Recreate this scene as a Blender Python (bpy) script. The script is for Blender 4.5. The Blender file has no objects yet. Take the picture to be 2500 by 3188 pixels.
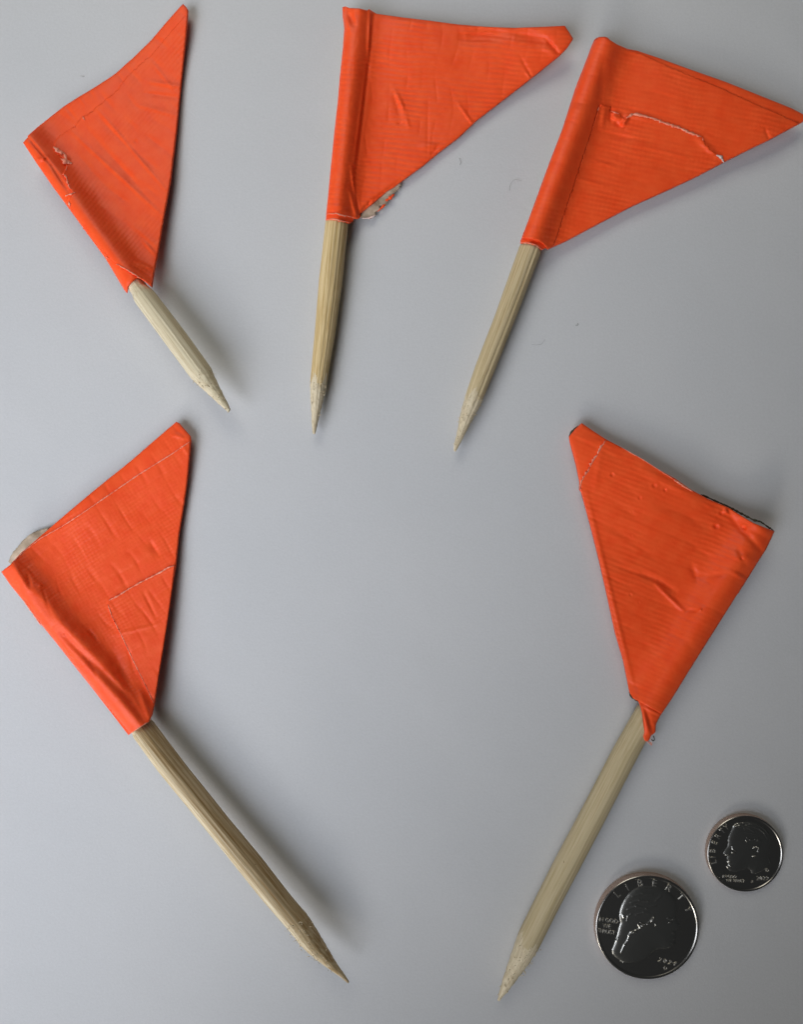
import bpy, bmesh, math, random
import numpy as np
from mathutils import Vector, Matrix
from mathutils.geometry import delaunay_2d_cdt

random.seed(7)
rng = np.random.default_rng(7)
sc = bpy.context.scene
col = sc.collection
MM = 0.001                       # everything below is worked out in millimetres, built in metres
S = 13.15                        # photograph pixels per mm on the tabletop
CX, CY = 1250.0, 1594.0
H = 1800.0 / S                   # camera height, mm

# ------------------------------------------------------------------ camera
cam = bpy.data.cameras.new('camera')
cam.sensor_fit = 'VERTICAL'
cam.angle_y = 2 * math.atan(1594.0 / 1800.0)
cam.clip_start = 0.005
cam.clip_end = 20
camo = bpy.data.objects.new('camera', cam)
col.objects.link(camo)
camo.location = (0, 0, H * MM)
sc.camera = camo

# ------------------------------------------------------------------ world, lights, exposure
w = bpy.data.worlds.new('World')
sc.world = w
w.use_nodes = True
bg = w.node_tree.nodes['Background']
bg.inputs[0].default_value = (0.80, 0.86, 0.92, 1)
bg.inputs[1].default_value = 0.028

def area(name, loc, target, size, power, color, shape='RECTANGLE', size_y=None, spread=None):
    l = bpy.data.lights.new(name, 'AREA')
    l.shape = shape
    l.size = size * MM
    if size_y: l.size_y = size_y * MM
    l.energy = power
    l.color = color
    if spread: l.spread = math.radians(spread)
    o = bpy.data.objects.new(name, l)
    col.objects.link(o)
    o.location = Vector(loc) * MM
    d = (Vector(target) - Vector(loc)).normalized()
    o.rotation_euler = d.to_track_quat('-Z', 'Y').to_euler()
    return o

P_WIN, P_LEFT_FILL, P_TOP_FILL = 1.85, 0.338, 0.78
# window low at the bottom left; soft fill added from the left; warm fill added from beyond the top
area('window_light', (-330, -800, 330), (0, 0, 0), 190, P_WIN, (1.0, 0.95, 0.88), size_y=170)
area('left_fill', (-235, -170, 215), (-88, 45, 0), 290, P_LEFT_FILL, (0.85, 0.895, 1.0), size_y=270, spread=75)  # added fill, its spread narrowed so the bottom right of the paper darkens
area('top_fill', (-105, 393, 320), (20, 100, 0), 300, P_TOP_FILL, (1.0, 0.965, 0.86), size_y=250)  # added fill that lifts the paper towards the top

sc.view_settings.view_transform = 'Standard'
sc.view_settings.look = 'None'
sc.view_settings.exposure = 0
sc.view_settings.gamma = 1
sc.render.engine = 'CYCLES'
sc.cycles.max_bounces = 8

# ------------------------------------------------------------------ helpers
def px2w(p, z=0.0):
    """photograph pixel on a plane z mm up -> mm"""
    p = np.asarray(p, float)
    z = np.asarray(z, float)
    k = (1 - z / H) / S
    return np.stack([(p[..., 0] - CX) * k, (CY - p[..., 1]) * k, z + 0 * p[..., 0]], -1)

def mesh_obj(name, verts, faces, mat, parent=None, smooth=True, origin=None):
    v = np.asarray(verts, float)
    if origin is not None: v = v - np.asarray(origin, float)
    me = bpy.data.meshes.new(name)
    me.from_pydata([tuple(a) for a in (v * MM)], [], [tuple(int(i) for i in f) for f in faces])
    me.validate()
    if smooth: me.polygons.foreach_set('use_smooth', [True] * len(me.polygons))
    me.materials.append(mat)
    me.update()
    o = bpy.data.objects.new(name, me)
    col.objects.link(o)
    if origin is not None: o.location = Vector([float(a) * MM for a in origin])
    if parent is not None: 
        o.parent = parent
        if origin is None: o.location = -parent.location
        else: o.location = o.location - parent.location
    return o

def thing(name, label, cat, loc, group=None):
    o = bpy.data.objects.new(name, None)
    o.empty_display_size = 0.005
    col.objects.link(o)
    o.location = Vector([float(a) * MM for a in loc])
    o['label'] = label; o['category'] = cat
    if group: o['group'] = group
    return o

def resample(poly, step, closed=True):
    P = np.asarray(poly, float)
    out = []
    n = len(P)
    for i in range(n if closed else n - 1):
        a, b = P[i], P[(i + 1) % n]
        k = max(1, int(round(np.linalg.norm(b - a) / step)))
        for j in range(k): out.append(a + (b - a) * j / k)
    if not closed: out.append(P[-1])
    return np.array(out)

def inside(pts, poly):
    x, y = pts[:, 0], pts[:, 1]
    c = np.zeros(len(pts), bool)
    n = len(poly)
    for i in range(n):
        x0, y0 = poly[i]; x1, y1 = poly[(i + 1) % n]
        if y0 == y1: continue
        m = ((y0 > y) != (y1 > y)) & (x < (x1 - x0) * (y - y0) / (y1 - y0) + x0)
        c ^= m
    return c

def seg_dist(pts, a, b):
    a = np.asarray(a, float); b = np.asarray(b, float)
    d = b - a
    L = max(d @ d, 1e-9)
    t = np.clip(((pts - a) @ d) / L, 0, 1)
    q = a + t[:, None] * d
    return np.linalg.norm(pts - q, axis=1), t

def poly_dist(pts, poly, closed=True):
    P = np.asarray(poly, float)
    n = len(P)
    best = np.full(len(pts), 1e9)
    for i in range(n if closed else n - 1):
        best = np.minimum(best, seg_dist(pts, P[i], P[(i + 1) % n])[0])
    return best

def wavy(pts, scale, seed, n=9):
    r = np.random.default_rng(seed)
    out = np.zeros(len(pts))
    for _ in range(n):
        a = r.uniform(0, 2 * math.pi); f = 2 * math.pi / (scale * r.uniform(0.6, 1.6))
        out += np.sin((pts[:, 0] * math.cos(a) + pts[:, 1] * math.sin(a)) * f + r.uniform(0, 6.28))
    return out / math.sqrt(n)

# ------------------------------------------------------------------ materials
class NT:
    def __init__(self, name):
        self.m = bpy.data.materials.new(name)
        self.m.use_nodes = True
        self.t = self.m.node_tree
        self.b = self.t.nodes['Principled BSDF']
    def n(self, kind, **kw):
        x = self.t.nodes.new(kind)
        for k, v in kw.items(): setattr(x, k, v)
        return x
    def l(self, a, b): self.t.links.new(a, b)
    def coord(self, scale):
        tc = self.n('ShaderNodeTexCoord'); mp = self.n('ShaderNodeMapping')
        mp.inputs['Scale'].default_value = scale
        self.l(tc.outputs['Object'], mp.inputs['Vector'])
        return mp.outputs['Vector']
    def noise(self, vec, scale, detail=3, rough=0.5):
        x = self.n('ShaderNodeTexNoise')
        x.inputs['Scale'].default_value = scale
        x.inputs['Detail'].default_value = detail
        x.inputs['Roughness'].default_value = rough
        self.l(vec, x.inputs['Vector'])
        return x.outputs['Fac']
    def ramp(self, fac, stops):
        x = self.n('ShaderNodeValToRGB')
        e = x.color_ramp.elements
        while len(e) < len(stops): e.new(0.5)
        for i, (p, c) in enumerate(stops):
            e[i].position = p; e[i].color = (*c, 1)
        self.l(fac, x.inputs['Fac'])
        return x.outputs['Color']
    def bump(self, h, strength, dist, prev=None):
        x = self.n('ShaderNodeBump')
        x.inputs['Strength'].default_value = strength
        x.inputs['Distance'].default_value = dist
        self.l(h, x.inputs['Height'])
        if prev is not None: self.l(prev, x.inputs['Normal'])
        return x.outputs['Normal']

def mat_tape(name, base, dark, rough=0.42):
    k = NT(name)
    v = k.coord((1000, 1000, 1000))
    c = k.ramp(k.noise(v, 0.35, 5, 0.6), [(0.3, dark), (0.7, base)])
    k.l(c, k.b.inputs['Base Color'])
    r = k.n('ShaderNodeMapRange')
    k.l(k.noise(v, 0.6, 3), r.inputs['Value'])
    r.inputs['To Min'].default_value = rough - 0.08; r.inputs['To Max'].default_value = rough + 0.12
    k.l(r.outputs[0], k.b.inputs['Roughness'])
    k.b.inputs['Specular IOR Level'].default_value = 0.22
    n1 = k.bump(k.noise(v, 7, 3, 0.6), 0.12, 0.00006)
    n2 = k.bump(k.noise(v, 1.1, 3, 0.55), 0.35, 0.00012, n1)
    k.l(n2, k.b.inputs['Normal'])
    return k.m

M_TAPE = mat_tape('fluorescent_tape', (1.0, 0.114, 0.026), (0.96, 0.084, 0.017))
M_PALE = mat_tape('torn_tape_fibre', (0.95, 0.40, 0.28), (0.90, 0.20, 0.10), 0.6)
M_RESIDUE = mat_tape('grey_adhesive', (0.58, 0.47, 0.36), (0.25, 0.17, 0.11), 0.5)
M_BACK = mat_tape('dark_adhesive_edge', (0.10, 0.10, 0.06), (0.03, 0.03, 0.02), 0.4)
M_CLEAR = mat_tape('pale_adhesive', (0.62, 0.50, 0.36), (0.38, 0.30, 0.22), 0.3)
M_THREAD = mat_tape('white_thread', (0.85, 0.68, 0.62), (0.7, 0.5, 0.45), 0.6)
M_HAIR = mat_tape('dark_hair', (0.30, 0.30, 0.30), (0.22, 0.22, 0.22), 0.6)

def mat_wood(name, light, mid, line, contrast=0.5, seed=0.0, side=0.0):
    """bamboo: local X runs along the stick, streaks run along it"""
    k = NT(name)
    tc = k.n('ShaderNodeTexCoord')
    mp = k.n('ShaderNodeMapping')
    mp.inputs['Location'].default_value = (seed, seed * 2, seed * 3)
    mp.inputs['Scale'].default_value = (18, 1000, 1000)
    k.l(tc.outputs['Object'], mp.inputs['Vector'])
    v = mp.outputs['Vector']
    v3 = k.coord((1000, 1000, 1000))
    c1 = k.ramp(k.noise(v, 2.2, 6, 0.7), [(0.38, mid), (0.58, light)])
    c2 = k.ramp(k.noise(v, 4.2, 3, 0.6), [(0.52 - 0.06 * contrast, (1, 1, 1)), (0.70, line)])
    mx = k.n('ShaderNodeMixRGB', blend_type='MULTIPLY')
    mx.inputs['Fac'].default_value = contrast
    k.l(c1, mx.inputs['Color1']); k.l(c2, mx.inputs['Color2'])
    sp = k.ramp(k.noise(v3, 1.3, 2, 0.5), [(0.765, (1, 1, 1)), (0.80, (0.35, 0.25, 0.16))])
    m2 = k.n('ShaderNodeMixRGB', blend_type='MULTIPLY')
    m2.inputs['Fac'].default_value = 0.9
    k.l(mx.outputs[0], m2.inputs['Color1']); k.l(sp, m2.inputs['Color2'])
    out = m2.outputs[0]
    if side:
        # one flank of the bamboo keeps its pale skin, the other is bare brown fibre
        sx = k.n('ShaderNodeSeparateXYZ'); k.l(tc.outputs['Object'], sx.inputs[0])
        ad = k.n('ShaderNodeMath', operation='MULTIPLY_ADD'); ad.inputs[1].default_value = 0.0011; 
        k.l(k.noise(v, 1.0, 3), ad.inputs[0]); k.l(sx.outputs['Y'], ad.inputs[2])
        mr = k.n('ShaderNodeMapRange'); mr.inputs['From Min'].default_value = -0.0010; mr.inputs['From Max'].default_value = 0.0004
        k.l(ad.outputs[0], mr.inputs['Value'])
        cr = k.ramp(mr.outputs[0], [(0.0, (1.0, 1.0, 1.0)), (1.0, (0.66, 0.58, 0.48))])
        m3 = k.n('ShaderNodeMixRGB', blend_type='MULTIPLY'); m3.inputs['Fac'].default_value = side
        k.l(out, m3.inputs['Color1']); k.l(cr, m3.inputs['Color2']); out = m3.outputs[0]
    k.l(out, k.b.inputs['Base Color'])
    k.b.inputs['Roughness'].default_value = 0.62
    k.b.inputs['Specular IOR Level'].default_value = 0.3
    n1 = k.bump(k.noise(v, 2.6, 4, 0.6), 0.35, 0.0001)
    n2 = k.bump(k.noise(v3, 6, 4, 0.7), 0.25, 0.00006, n1)
    k.l(n2, k.b.inputs['Normal'])
    return k.m

def mat_metal(name, base, rough, bumpy=0.0):
    k = NT(name)
    k.b.inputs['Base Color'].default_value = (*base, 1)
    k.b.inputs['Metallic'].default_value = 1
    k.b.inputs['Roughness'].default_value = rough
    v = k.coord((1000, 1000, 1000))
    n1 = k.bump(k.noise(v, 3.0, 4, 0.6), 0.10 + bumpy, 0.00005)
    k.l(n1, k.b.inputs['Normal'])
    return k.m

M_FACE = mat_metal('polished_nickel', (0.50, 0.48, 0.44), 0.285, 0.08)
M_RELIEF = mat_metal('frosted_relief', (0.50, 0.49, 0.45), 0.325, 0.2)
M_LETTER = mat_metal('frosted_nickel', (0.80, 0.78, 0.72), 0.42)
M_EDGE = mat_metal('clad_copper_edge', (0.60, 0.46, 0.38), 0.48)

def mat_paper():
    k = NT('white_paper')
    v = k.coord((1000, 1000, 1000))
    c = k.ramp(k.noise(v, 0.02, 4, 0.5), [(0.3, (0.605, 0.615, 0.625)), (0.7, (0.635, 0.64, 0.645))])
    gr = k.ramp(k.noise(v, 1.6, 4, 0.75), [(0.30, (0.93, 0.93, 0.93)), (0.70, (1, 1, 1))])
    mx = k.n('ShaderNodeMixRGB', blend_type='MULTIPLY'); mx.inputs['Fac'].default_value = 1
    k.l(c, mx.inputs['Color1']); k.l(gr, mx.inputs['Color2'])
    k.l(mx.outputs[0], k.b.inputs['Base Color'])
    k.b.inputs['Roughness'].default_value = 0.62
    k.b.inputs['Specular IOR Level'].default_value = 0.35
    n1 = k.bump(k.noise(v, 1.9, 5, 0.7), 0.45, 0.00010)
    n2 = k.bump(k.noise(v, 0.05, 3, 0.5), 0.25, 0.0008, n1)
    k.l(n2, k.b.inputs['Normal'])
    return k.m

# ------------------------------------------------------------------ the surface
g = 900
tab = mesh_obj('tabletop', [(-g, -g, 0), (g, -g, 0), (g, g, 0), (-g, g, 0)], [(0, 1, 2, 3)], mat_paper(), smooth=False)
tab['kind'] = 'structure'
tab['label'] = 'smooth pale grey white paper covered tabletop'

# ------------------------------------------------------------------ sheets of tape
GRID = 3.2

def sheet(name, poly, zfun, thick, mat, parent, edge_round=0.22, jag=0.0, seed=1, zoff=0.0, floor=0.06, jagseg=None):
    """a piece of tape: outline in photograph pixels, height from zfun(pts)->mm, real thickness"""
    B = resample(poly, 5.0)
    if jag > 0:
        r = np.random.default_rng(seed)
        T = np.roll(B, -1, 0) - np.roll(B, 1, 0)
        N = np.stack([-T[:, 1], T[:, 0]], 1) / (np.linalg.norm(T, axis=1)[:, None] + 1e-9)
        a = r.normal(0, jag, len(B))
        if jagseg is not None:
            m = poly_dist(B, jagseg, closed=False) < 4
            a = np.where(m, a, a * 0.12)
        B = B + N * a[:, None]
    x0, y0 = B.min(0) - GRID; x1, y1 = B.max(0) + GRID
    gx = np.arange(math.floor(x0 / GRID) * GRID, x1, GRID)
    gy = np.arange(math.floor(y0 / GRID) * GRID, y1, GRID)
    X, Y = np.meshgrid(gx, gy)
    X = X + (np.arange(len(gy))[:, None] % 2) * GRID * 0.5
    P = np.stack([X.ravel(), Y.ravel()], 1)
    P = P[inside(P, B)]
    P = P[poly_dist(P, B) > 1.6]
    nb = len(B)
    allp = np.vstack([B, P])
    vs, es, fs, ov, oe, of = delaunay_2d_cdt([Vector(p) for p in allp], [(i, (i + 1) % nb) for i in range(nb)],
                                              [list(range(nb))], 1, 1e-4)
    V = np.array([[a[0], a[1]] for a in vs])
    F = [tuple(f) for f in fs]
    # boundary = edges used once
    cnt = {}
    for f in F:
        for i in range(len(f)):
            a, b = f[i], f[(i + 1) % len(f)]
            cnt.setdefault((min(a, b), max(a, b)), []).append((a, b))
    bnd = [e[0] for e in cnt.values() if len(e) == 1]
    dB = poly_dist(V, poly)
    z = zfun(V) + zoff - edge_round * np.exp(-dB / 5.0)
    top = px2w(V, np.maximum(z, floor + 0.1))
    zb = np.maximum(z - thick, floor)
    # the underside sits straight below the top
    bot = top.copy(); bot[:, 2] = np.minimum(zb, top[:, 2] - 0.05)
    n = len(V)
    # winding: pixel y runs down, so flip where needed
    def up(f):
        a, b, c = [top[i] for i in f[:3]]
        return ((b[0]-a[0])*(c[1]-a[1]) - (b[1]-a[1])*(c[0]-a[0])) > 0
    faces = []
    for f in F:
        g_ = f if up(f) else f[::-1]
        faces.append(g_)
        faces.append(tuple(i + n for i in g_[::-1]))
    # side walls with a middle ring pushed out a touch (rolled edge)
    verts = [top, bot]
    c = V.mean(0)
    for a, b in bnd:
        pa, pb = top[a], top[b]
        q = (b, a, a + n, b + n)
        # orientation from the face this edge belongs to
        faces.append(q)
    o = mesh_obj(name, np.vstack(verts), faces, mat, parent)
    bm = bmesh.new(); bm.from_mesh(o.data)
    bmesh.ops.recalc_face_normals(bm, faces=bm.faces)
    bm.to_mesh(o.data); bm.free()
    return o

def strip(name, line, width, zfun, zoff, mat, parent, seed=1, jag=2.0, thick=0.12):
    L = resample(line, 4.0, closed=False)
    r = np.random.default_rng(seed)
    T = np.gradient(L, axis=0); T /= np.linalg.norm(T, axis=1)[:, None] + 1e-9
    N = np.stack([-T[:, 1], T[:, 0]], 1)
    n = len(L)
    wv = width * (0.45 + 0.55 * np.abs(r.normal(0, 1, n)).clip(0, 1.6))
    env = np.minimum(1, np.minimum(np.arange(n), n - 1 - np.arange(n)) / 3.0 + 0.2)
    a = L + N * (wv * 0.5 * env + r.normal(0, jag * 0.4, n))[:, None]
    b = L - N * (wv * 0.5 * env)[:, None]
    za = zfun(a) + zoff + 0.06 * np.abs(r.normal(0, 1, n)); zb = zfun(b) + zoff
    A = px2w(a, za); Bv = px2w(b, zb)
    A2 = A.copy(); A2[:, 2] -= thick; B2 = Bv.copy(); B2[:, 2] -= thick
    V = np.vstack([A, Bv, A2, B2])
    F = []
    for i in range(n - 1):
        j = i + 1
        F += [(i, j, n + j, n + i), (2*n + i, 3*n + i, 3*n + j, 2*n + j), (i, 2*n + i, 2*n + j, j), (n + i, n + j, 3*n + j, 3*n + i)]
    F += [(0, n, 3*n, 2*n), (n-1, 3*n-1, 4*n-1, 2*n-1)]
    o = mesh_obj(name, V, F, mat, parent)
    bm = bmesh.new(); bm.from_mesh(o.data)
    bmesh.ops.recalc_face_normals(bm, faces=bm.faces)
    bm.to_mesh(o.data); bm.free()
    return o

def tube(name, pts, rad, mat, parent=None, seg=6, origin=None):
    P = np.asarray(pts, float)
    V, F = [], []
    for i, p in enumerate(P):
        t = Vector(P[min(i + 1, len(P) - 1)] - P[max(i - 1, 0)]).normalized()
        q = t.to_track_quat('X', 'Z')
        r_ = rad * (0.35 if i in (0, len(P) - 1) else 1)
        for k in range(seg):
            a = 2 * math.pi * k / seg
            V.append(Vector(p) + q @ Vector((0, r_ * math.cos(a), r_ * math.sin(a))))
    for i in range(len(P) - 1):
        for k in range(seg):
            F.append((i*seg + k, i*seg + (k+1) % seg, (i+1)*seg + (k+1) % seg, (i+1)*seg + k))
    F.append(tuple(range(seg - 1, -1, -1))); F.append(tuple((len(P)-1)*seg + k for k in range(seg)))
    return mesh_obj(name, [tuple(v) for v in V], F, mat, parent, origin=origin)

def smooth_line(pts, n=24):
    P = np.asarray(pts, float)
    d = np.r_[0, np.cumsum(np.linalg.norm(np.diff(P, axis=0), axis=1))]
    u = np.linspace(0, d[-1], n)
    out = np.stack([np.interp(u, d, P[:, i]) for i in range(P.shape[1])], 1)
    for _ in range(3): out[1:-1] = (out[:-2] + 2 * out[1:-1] + out[2:]) / 4
    return out

# ------------------------------------------------------------------ one flag marker
class Flag:
    def __init__(self, zs, zo, ax0, ax1, Rt, z0, z1, side, sig, ribs, cross, creases, dents, lifts, base=1.0, seed=1, both=False, far=160.0, hug=-0.3, cs=1.45):
        """zs, zo: scale and offset of the enlargement the outline was measured in"""
        self.zs, self.zo = zs, np.array(zo, float)
        self.a0 = np.array(ax0, float); self.a1 = np.array(ax1, float)
        d = self.a1 - self.a0; self.L = np.linalg.norm(d); self.d = d / self.L
        self.n = np.array([-self.d[1], self.d[0]]) * side     # points towards the flag
        self.Rt, self.z0, self.z1 = Rt, z0, z1
        self.sig, self.ribs, self.cross = sig, ribs, cross
        self.creases = [(self.c(a), self.c(b), w_, h_ * cs) for a, b, w_, h_ in creases]
        self.dents = [(self.c(p), r_, h_) for p, r_, h_ in dents]
        self.lifts = [(self.c(p), r_, h_) for p, r_, h_ in lifts]
        self.base, self.seed, self.both, self.far, self.hug = base, seed, both, far, hug
    def c(self, p):
        p = np.asarray(p, float)
        return p / self.zs + self.zo
    def z(self, P):
        P = np.asarray(P, float)
        r = P - self.a0
        t = r @ self.d; u = r @ self.n
        zc = self.z0 + (self.z1 - self.z0) * t / self.L           # height of the stick's axis
        R = self.Rt / S
        top = zc + R
        plane = self.base + 0 * u
        for p, rad, h in self.lifts:
            plane = plane + h * np.exp(-((P - p) ** 2).sum(1) / rad ** 2)
        # slopes down gently away from the pole
        plane = plane + (zc + self.hug - self.base).clip(0, 9) * np.exp(-u.clip(0, 1e9) / self.far) * 0.95
        g_ = np.exp(-(u / self.sig) ** 2)
        zf = plane + (top - plane) * g_
        circ = zc + np.sqrt(np.maximum(self.Rt ** 2 - u ** 2, 4.0)) / S
        zz = zf if self.both else np.where(u < 0, circ, zf)
        amp = 1 - 0.45 * np.exp(-(u / 30) ** 2)
        # threads in the tape
        for ang, per, h in self.ribs:
            a = math.radians(ang)
            s = P[:, 0] * math.cos(a) + P[:, 1] * math.sin(a) + 2.2 * wavy(P, 180, self.seed + 3)
            m = (0.65 + 0.4 * (wavy(P, 200, self.seed + 11)).clip(-1, 1.2))
            zz = zz + 2.7 * h * np.sin(2 * math.pi * s / per) * m * amp
        for ang, per, wd, h in self.cross:
            a = math.radians(ang)
            s = P[:, 0] * math.cos(a) + P[:, 1] * math.sin(a) + 9 * wavy(P, 260, self.seed + 5)
            q = np.abs(((s / per) % 1) - 0.5) * per
            m = (0.5 + 0.6 * wavy(P, 90, self.seed + 7)).clip(0, 1.4)
            zz = zz - 1.6 * h * np.exp(-(q / wd) ** 2) * m
        zz = zz + 0.035 * wavy(P, 150, self.seed + 1) + 0.05 * wavy(P, 330, self.seed + 2) + 0.010 * wavy(P, 40, self.seed + 4)
        for a, b, wd, h in self.creases:
            dd, tt = seg_dist(P, a, b)
            zz = zz + h * np.exp(-(dd / wd) ** 2) * np.sin(np.pi * np.clip(tt, 0.04, 0.96)) ** 0.5
        for p, rad, h in self.dents:
            q2 = ((P - p) ** 2).sum(1) / rad ** 2
            zz = zz + h * (1 - 1.4 * q2) * np.exp(-q2)
        return zz

def make_stick(fl, left, right, tip_r, wood, parent, hidden, frays, seed, flutes=0.035, facet=None, raw=0.3, cut=0.0, tip=None):
    """tapered bamboo stick with a whittled point; left/right = silhouette points in photograph pixels"""
    r = np.random.default_rng(seed)
    nn = np.array([-fl.d[1], fl.d[0]])
    def tu(p):
        q = np.asarray(p, float) - fl.a0
        return q @ fl.d, q @ nn
    Lp = sorted(tu(p) for p in left); Rp = sorted(tu(p) for p in right)
    # which list lies on the positive side
    if np.mean([u for t, u in Lp]) > np.mean([u for t, u in Rp]): Lp, Rp = Rp, Lp
    t0, t1 = hidden, max(Lp[-1][0], Rp[-1][0])
    N = 230
    cover = max(Lp[1][0], Rp[1][0]) + 8
    ts = np.linspace(t0, t1, N)
    lo = np.interp(ts, [a for a, b in Lp], [b for a, b in Lp])
    hi = np.interp(ts, [a for a, b in Rp], [b for a, b in Rp])
    k = np.ones(5) / 5
    lo[2:-2] = np.convolve(lo, k, 'valid'); hi[2:-2] = np.convolve(hi, k, 'valid')
    c = (lo + hi) / 2; hw = np.maximum((hi - lo) / 2, tip_r)
    zc = fl.z0 + (fl.z1 - fl.z0) * ts / fl.L
    # local frame
    A = px2w(fl.a0, fl.z0); Bq = px2w(fl.a1, fl.z1)
    X = Vector(Bq - A).normalized(); Z = Vector((0, 0, 1)); Y = Z.cross(X).normalized(); Z = X.cross(Y)
    Mx = Matrix((X, Y, Z)).transposed()
    SEG = 96
    V = []; F = []
    ph = r.uniform(0, 6.28, 12)
    taper_start = ts[np.argmax(hw < hw[:N//2].min() * 0.9)] if (hw < hw[:N//2].min() * 0.9).any() else ts[-20]
    if tip: taper_start = tip
    Mi = Mx.inverted()
    for i in range(N):
        P0 = fl.a0 + fl.d * ts[i] + nn * c[i]
        z_ = zc[i]
        cen = px2w(P0, z_)
        off = abs(cen[0] * Y[0] + cen[1] * Y[1])          # how obliquely the eye sees the cylinder's side
        Rm = hw[i] / S * (1 - z_ / H) * math.cos(math.atan2(off, H - z_))
        Rm *= 0.78 + 0.22 * min(1, max(0, (ts[i] - cover + 26) / 26))
        t_in = (ts[i] - taper_start) / S            # mm into the point
        for j in range(SEG):
            a = 2 * math.pi * j / SEG
            rr = Rm * (1 + flutes * (0.4 * math.sin(11 * a + ph[0]) + 0.4 * math.sin(17 * a + ph[1]) + 0.2 * math.sin(25 * a + ph[2])))
            if facet: rr *= 1 - facet * max(0, math.cos(2.5 * (a - 1.2))) ** 6
            rr += 0.03 * math.sin(ts[i] * 0.012 + ph[3] + a) * min(1, Rm)
            if t_in > -1.5:
                amp = raw * min(1, (t_in + 1.5) / 2.5) * min(1, Rm / 1.2)
                rr += amp * (0.10 * math.sin(ts[i] * 0.33 + 5 * a + ph[4]) + 0.09 * math.sin(ts[i] * 0.17 - 3 * a + ph[5]) + 0.05 * r.normal() )
            v = Vector(cen) + Y * (rr * math.cos(a)) + Z * (rr * math.sin(a))
            V.append(Mi @ (v - Vector(A)))
    for i in range(N - 1):
        for j in range(SEG):
            k2 = (j + 1) % SEG
            F.append((i*SEG + j, i*SEG + k2, (i+1)*SEG + k2, (i+1)*SEG + j))
    F.append(tuple(range(SEG - 1, -1, -1))); F.append(tuple((N-1)*SEG + j for j in range(SEG)))
    o = mesh_obj('stick', [tuple(v) for v in V], F, wood, parent)
    o.data.materials.append(wood_raw)
    if cut:
        edge = taper_start - 14 + 16 * np.sin(np.arange(SEG) * 0.26 + seed) + r.normal(0, 5, SEG)
        for pi, p_ in enumerate(o.data.polygons):
            i_, j_ = pi // SEG, pi % SEG
            if i_ < N - 1 and ts[i_] > edge[j_] and r.random() < cut: p_.material_index = 1
    bm = bmesh.new(); bm.from_mesh(o.data); bmesh.ops.recalc_face_normals(bm, faces=bm.faces); bm.to_mesh(o.data); bm.free()
    o.matrix_world = Matrix.Identity(4)
    o.location = Vector(A) * MM - parent.location
    o.rotation_euler = Mx.to_euler()
    # loose fibres where it was cut
    FV, FF = [], []
    for _ in range(frays):
        s_ = taper_start + abs(r.normal(0, 1)) * 0.5 * (t1 - taper_start) - 8
        if s_ > t1 - 10: continue
        ii = int(np.clip((s_ - t0) / (t1 - t0) * (N - 1), 0, N - 2))
        a = r.uniform(0.15, math.pi - 0.15)
        Rm = hw[ii] / S * (1 - zc[ii] / H)
        cen = px2w(fl.a0 + fl.d * ts[ii] + nn * c[ii], zc[ii])
        base = Vector(cen) + Y * (Rm * math.cos(a)) + Z * (Rm * math.sin(a))
        out = Y * math.cos(a) + Z * math.sin(a)
        dirv = (X * r.uniform(-1, 1) + Y * r.normal(0, .7) + out * r.uniform(0.05, .5)).normalized()
        ln = r.uniform(0.25, 0.85)
        w2 = r.uniform(0.04, 0.10)
        sidev = dirv.cross(out).normalized() * w2
        pts = [base + out * 0.0, base + dirv * ln * 0.5 + out * 0.08, base + dirv * ln + out * r.uniform(-.02, .12)]
        b0 = len(FV)
        for q, kf in zip(pts, (1, 0.9, 0.25)):
            for sg, up_ in ((-1, 0), (1, 0), (0, 1)):
                vv = q + sidev * sg * kf + out * (w2 * 1.3 * kf * up_)
                FV.append(Mi @ (vv - Vector(A)))
        for m_ in range(2):
            for e in range(3):
                e2 = (e + 1) % 3
                FF.append((b0 + m_*3 + e, b0 + m_*3 + e2, b0 + m_*3 + 3 + e2, b0 + m_*3 + 3 + e))
        FF.append((b0, b0 + 2, b0 + 1)); FF.append((b0 + 6, b0 + 7, b0 + 8))
    if FV:
        f = mesh_obj('frayed_fibres', [tuple(v) for v in FV], FF, wood_raw, None)
        f.parent = o
        f['kind'] = 'stuff'
    return o

LIGHT = (0.66, 0.56, 0.385)
wood_raw = mat_wood('raw_split_bamboo', (0.74, 0.645, 0.46), (0.60, 0.505, 0.335), (0.6, 0.48, 0.32), 0.5, 0.3)
W1 = mat_wood('pale_bamboo', (0.72, 0.64, 0.45), (0.60, 0.51, 0.33), (0.62, 0.53, 0.36), 0.55, 0.1)
W2 = mat_wood('ribbed_bamboo', (0.76, 0.60, 0.33), (0.54, 0.385, 0.165), (0.62, 0.48, 0.25), 0.8, 0.7)
W3 = mat_wood('dull_bamboo', (0.63, 0.515, 0.31), (0.51, 0.405, 0.225), (0.62, 0.50, 0.32), 0.6, 1.3)
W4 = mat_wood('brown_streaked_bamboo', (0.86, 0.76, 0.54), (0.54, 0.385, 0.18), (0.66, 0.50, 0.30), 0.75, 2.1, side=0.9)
W5 = mat_wood('greenish_bamboo', (0.60, 0.50, 0.315), (0.51, 0.42, 0.24), (0.66, 0.56, 0.36), 0.5, 3.3)
GRP = 'orange tape flags on pointed bamboo sticks laid on the paper'

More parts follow.
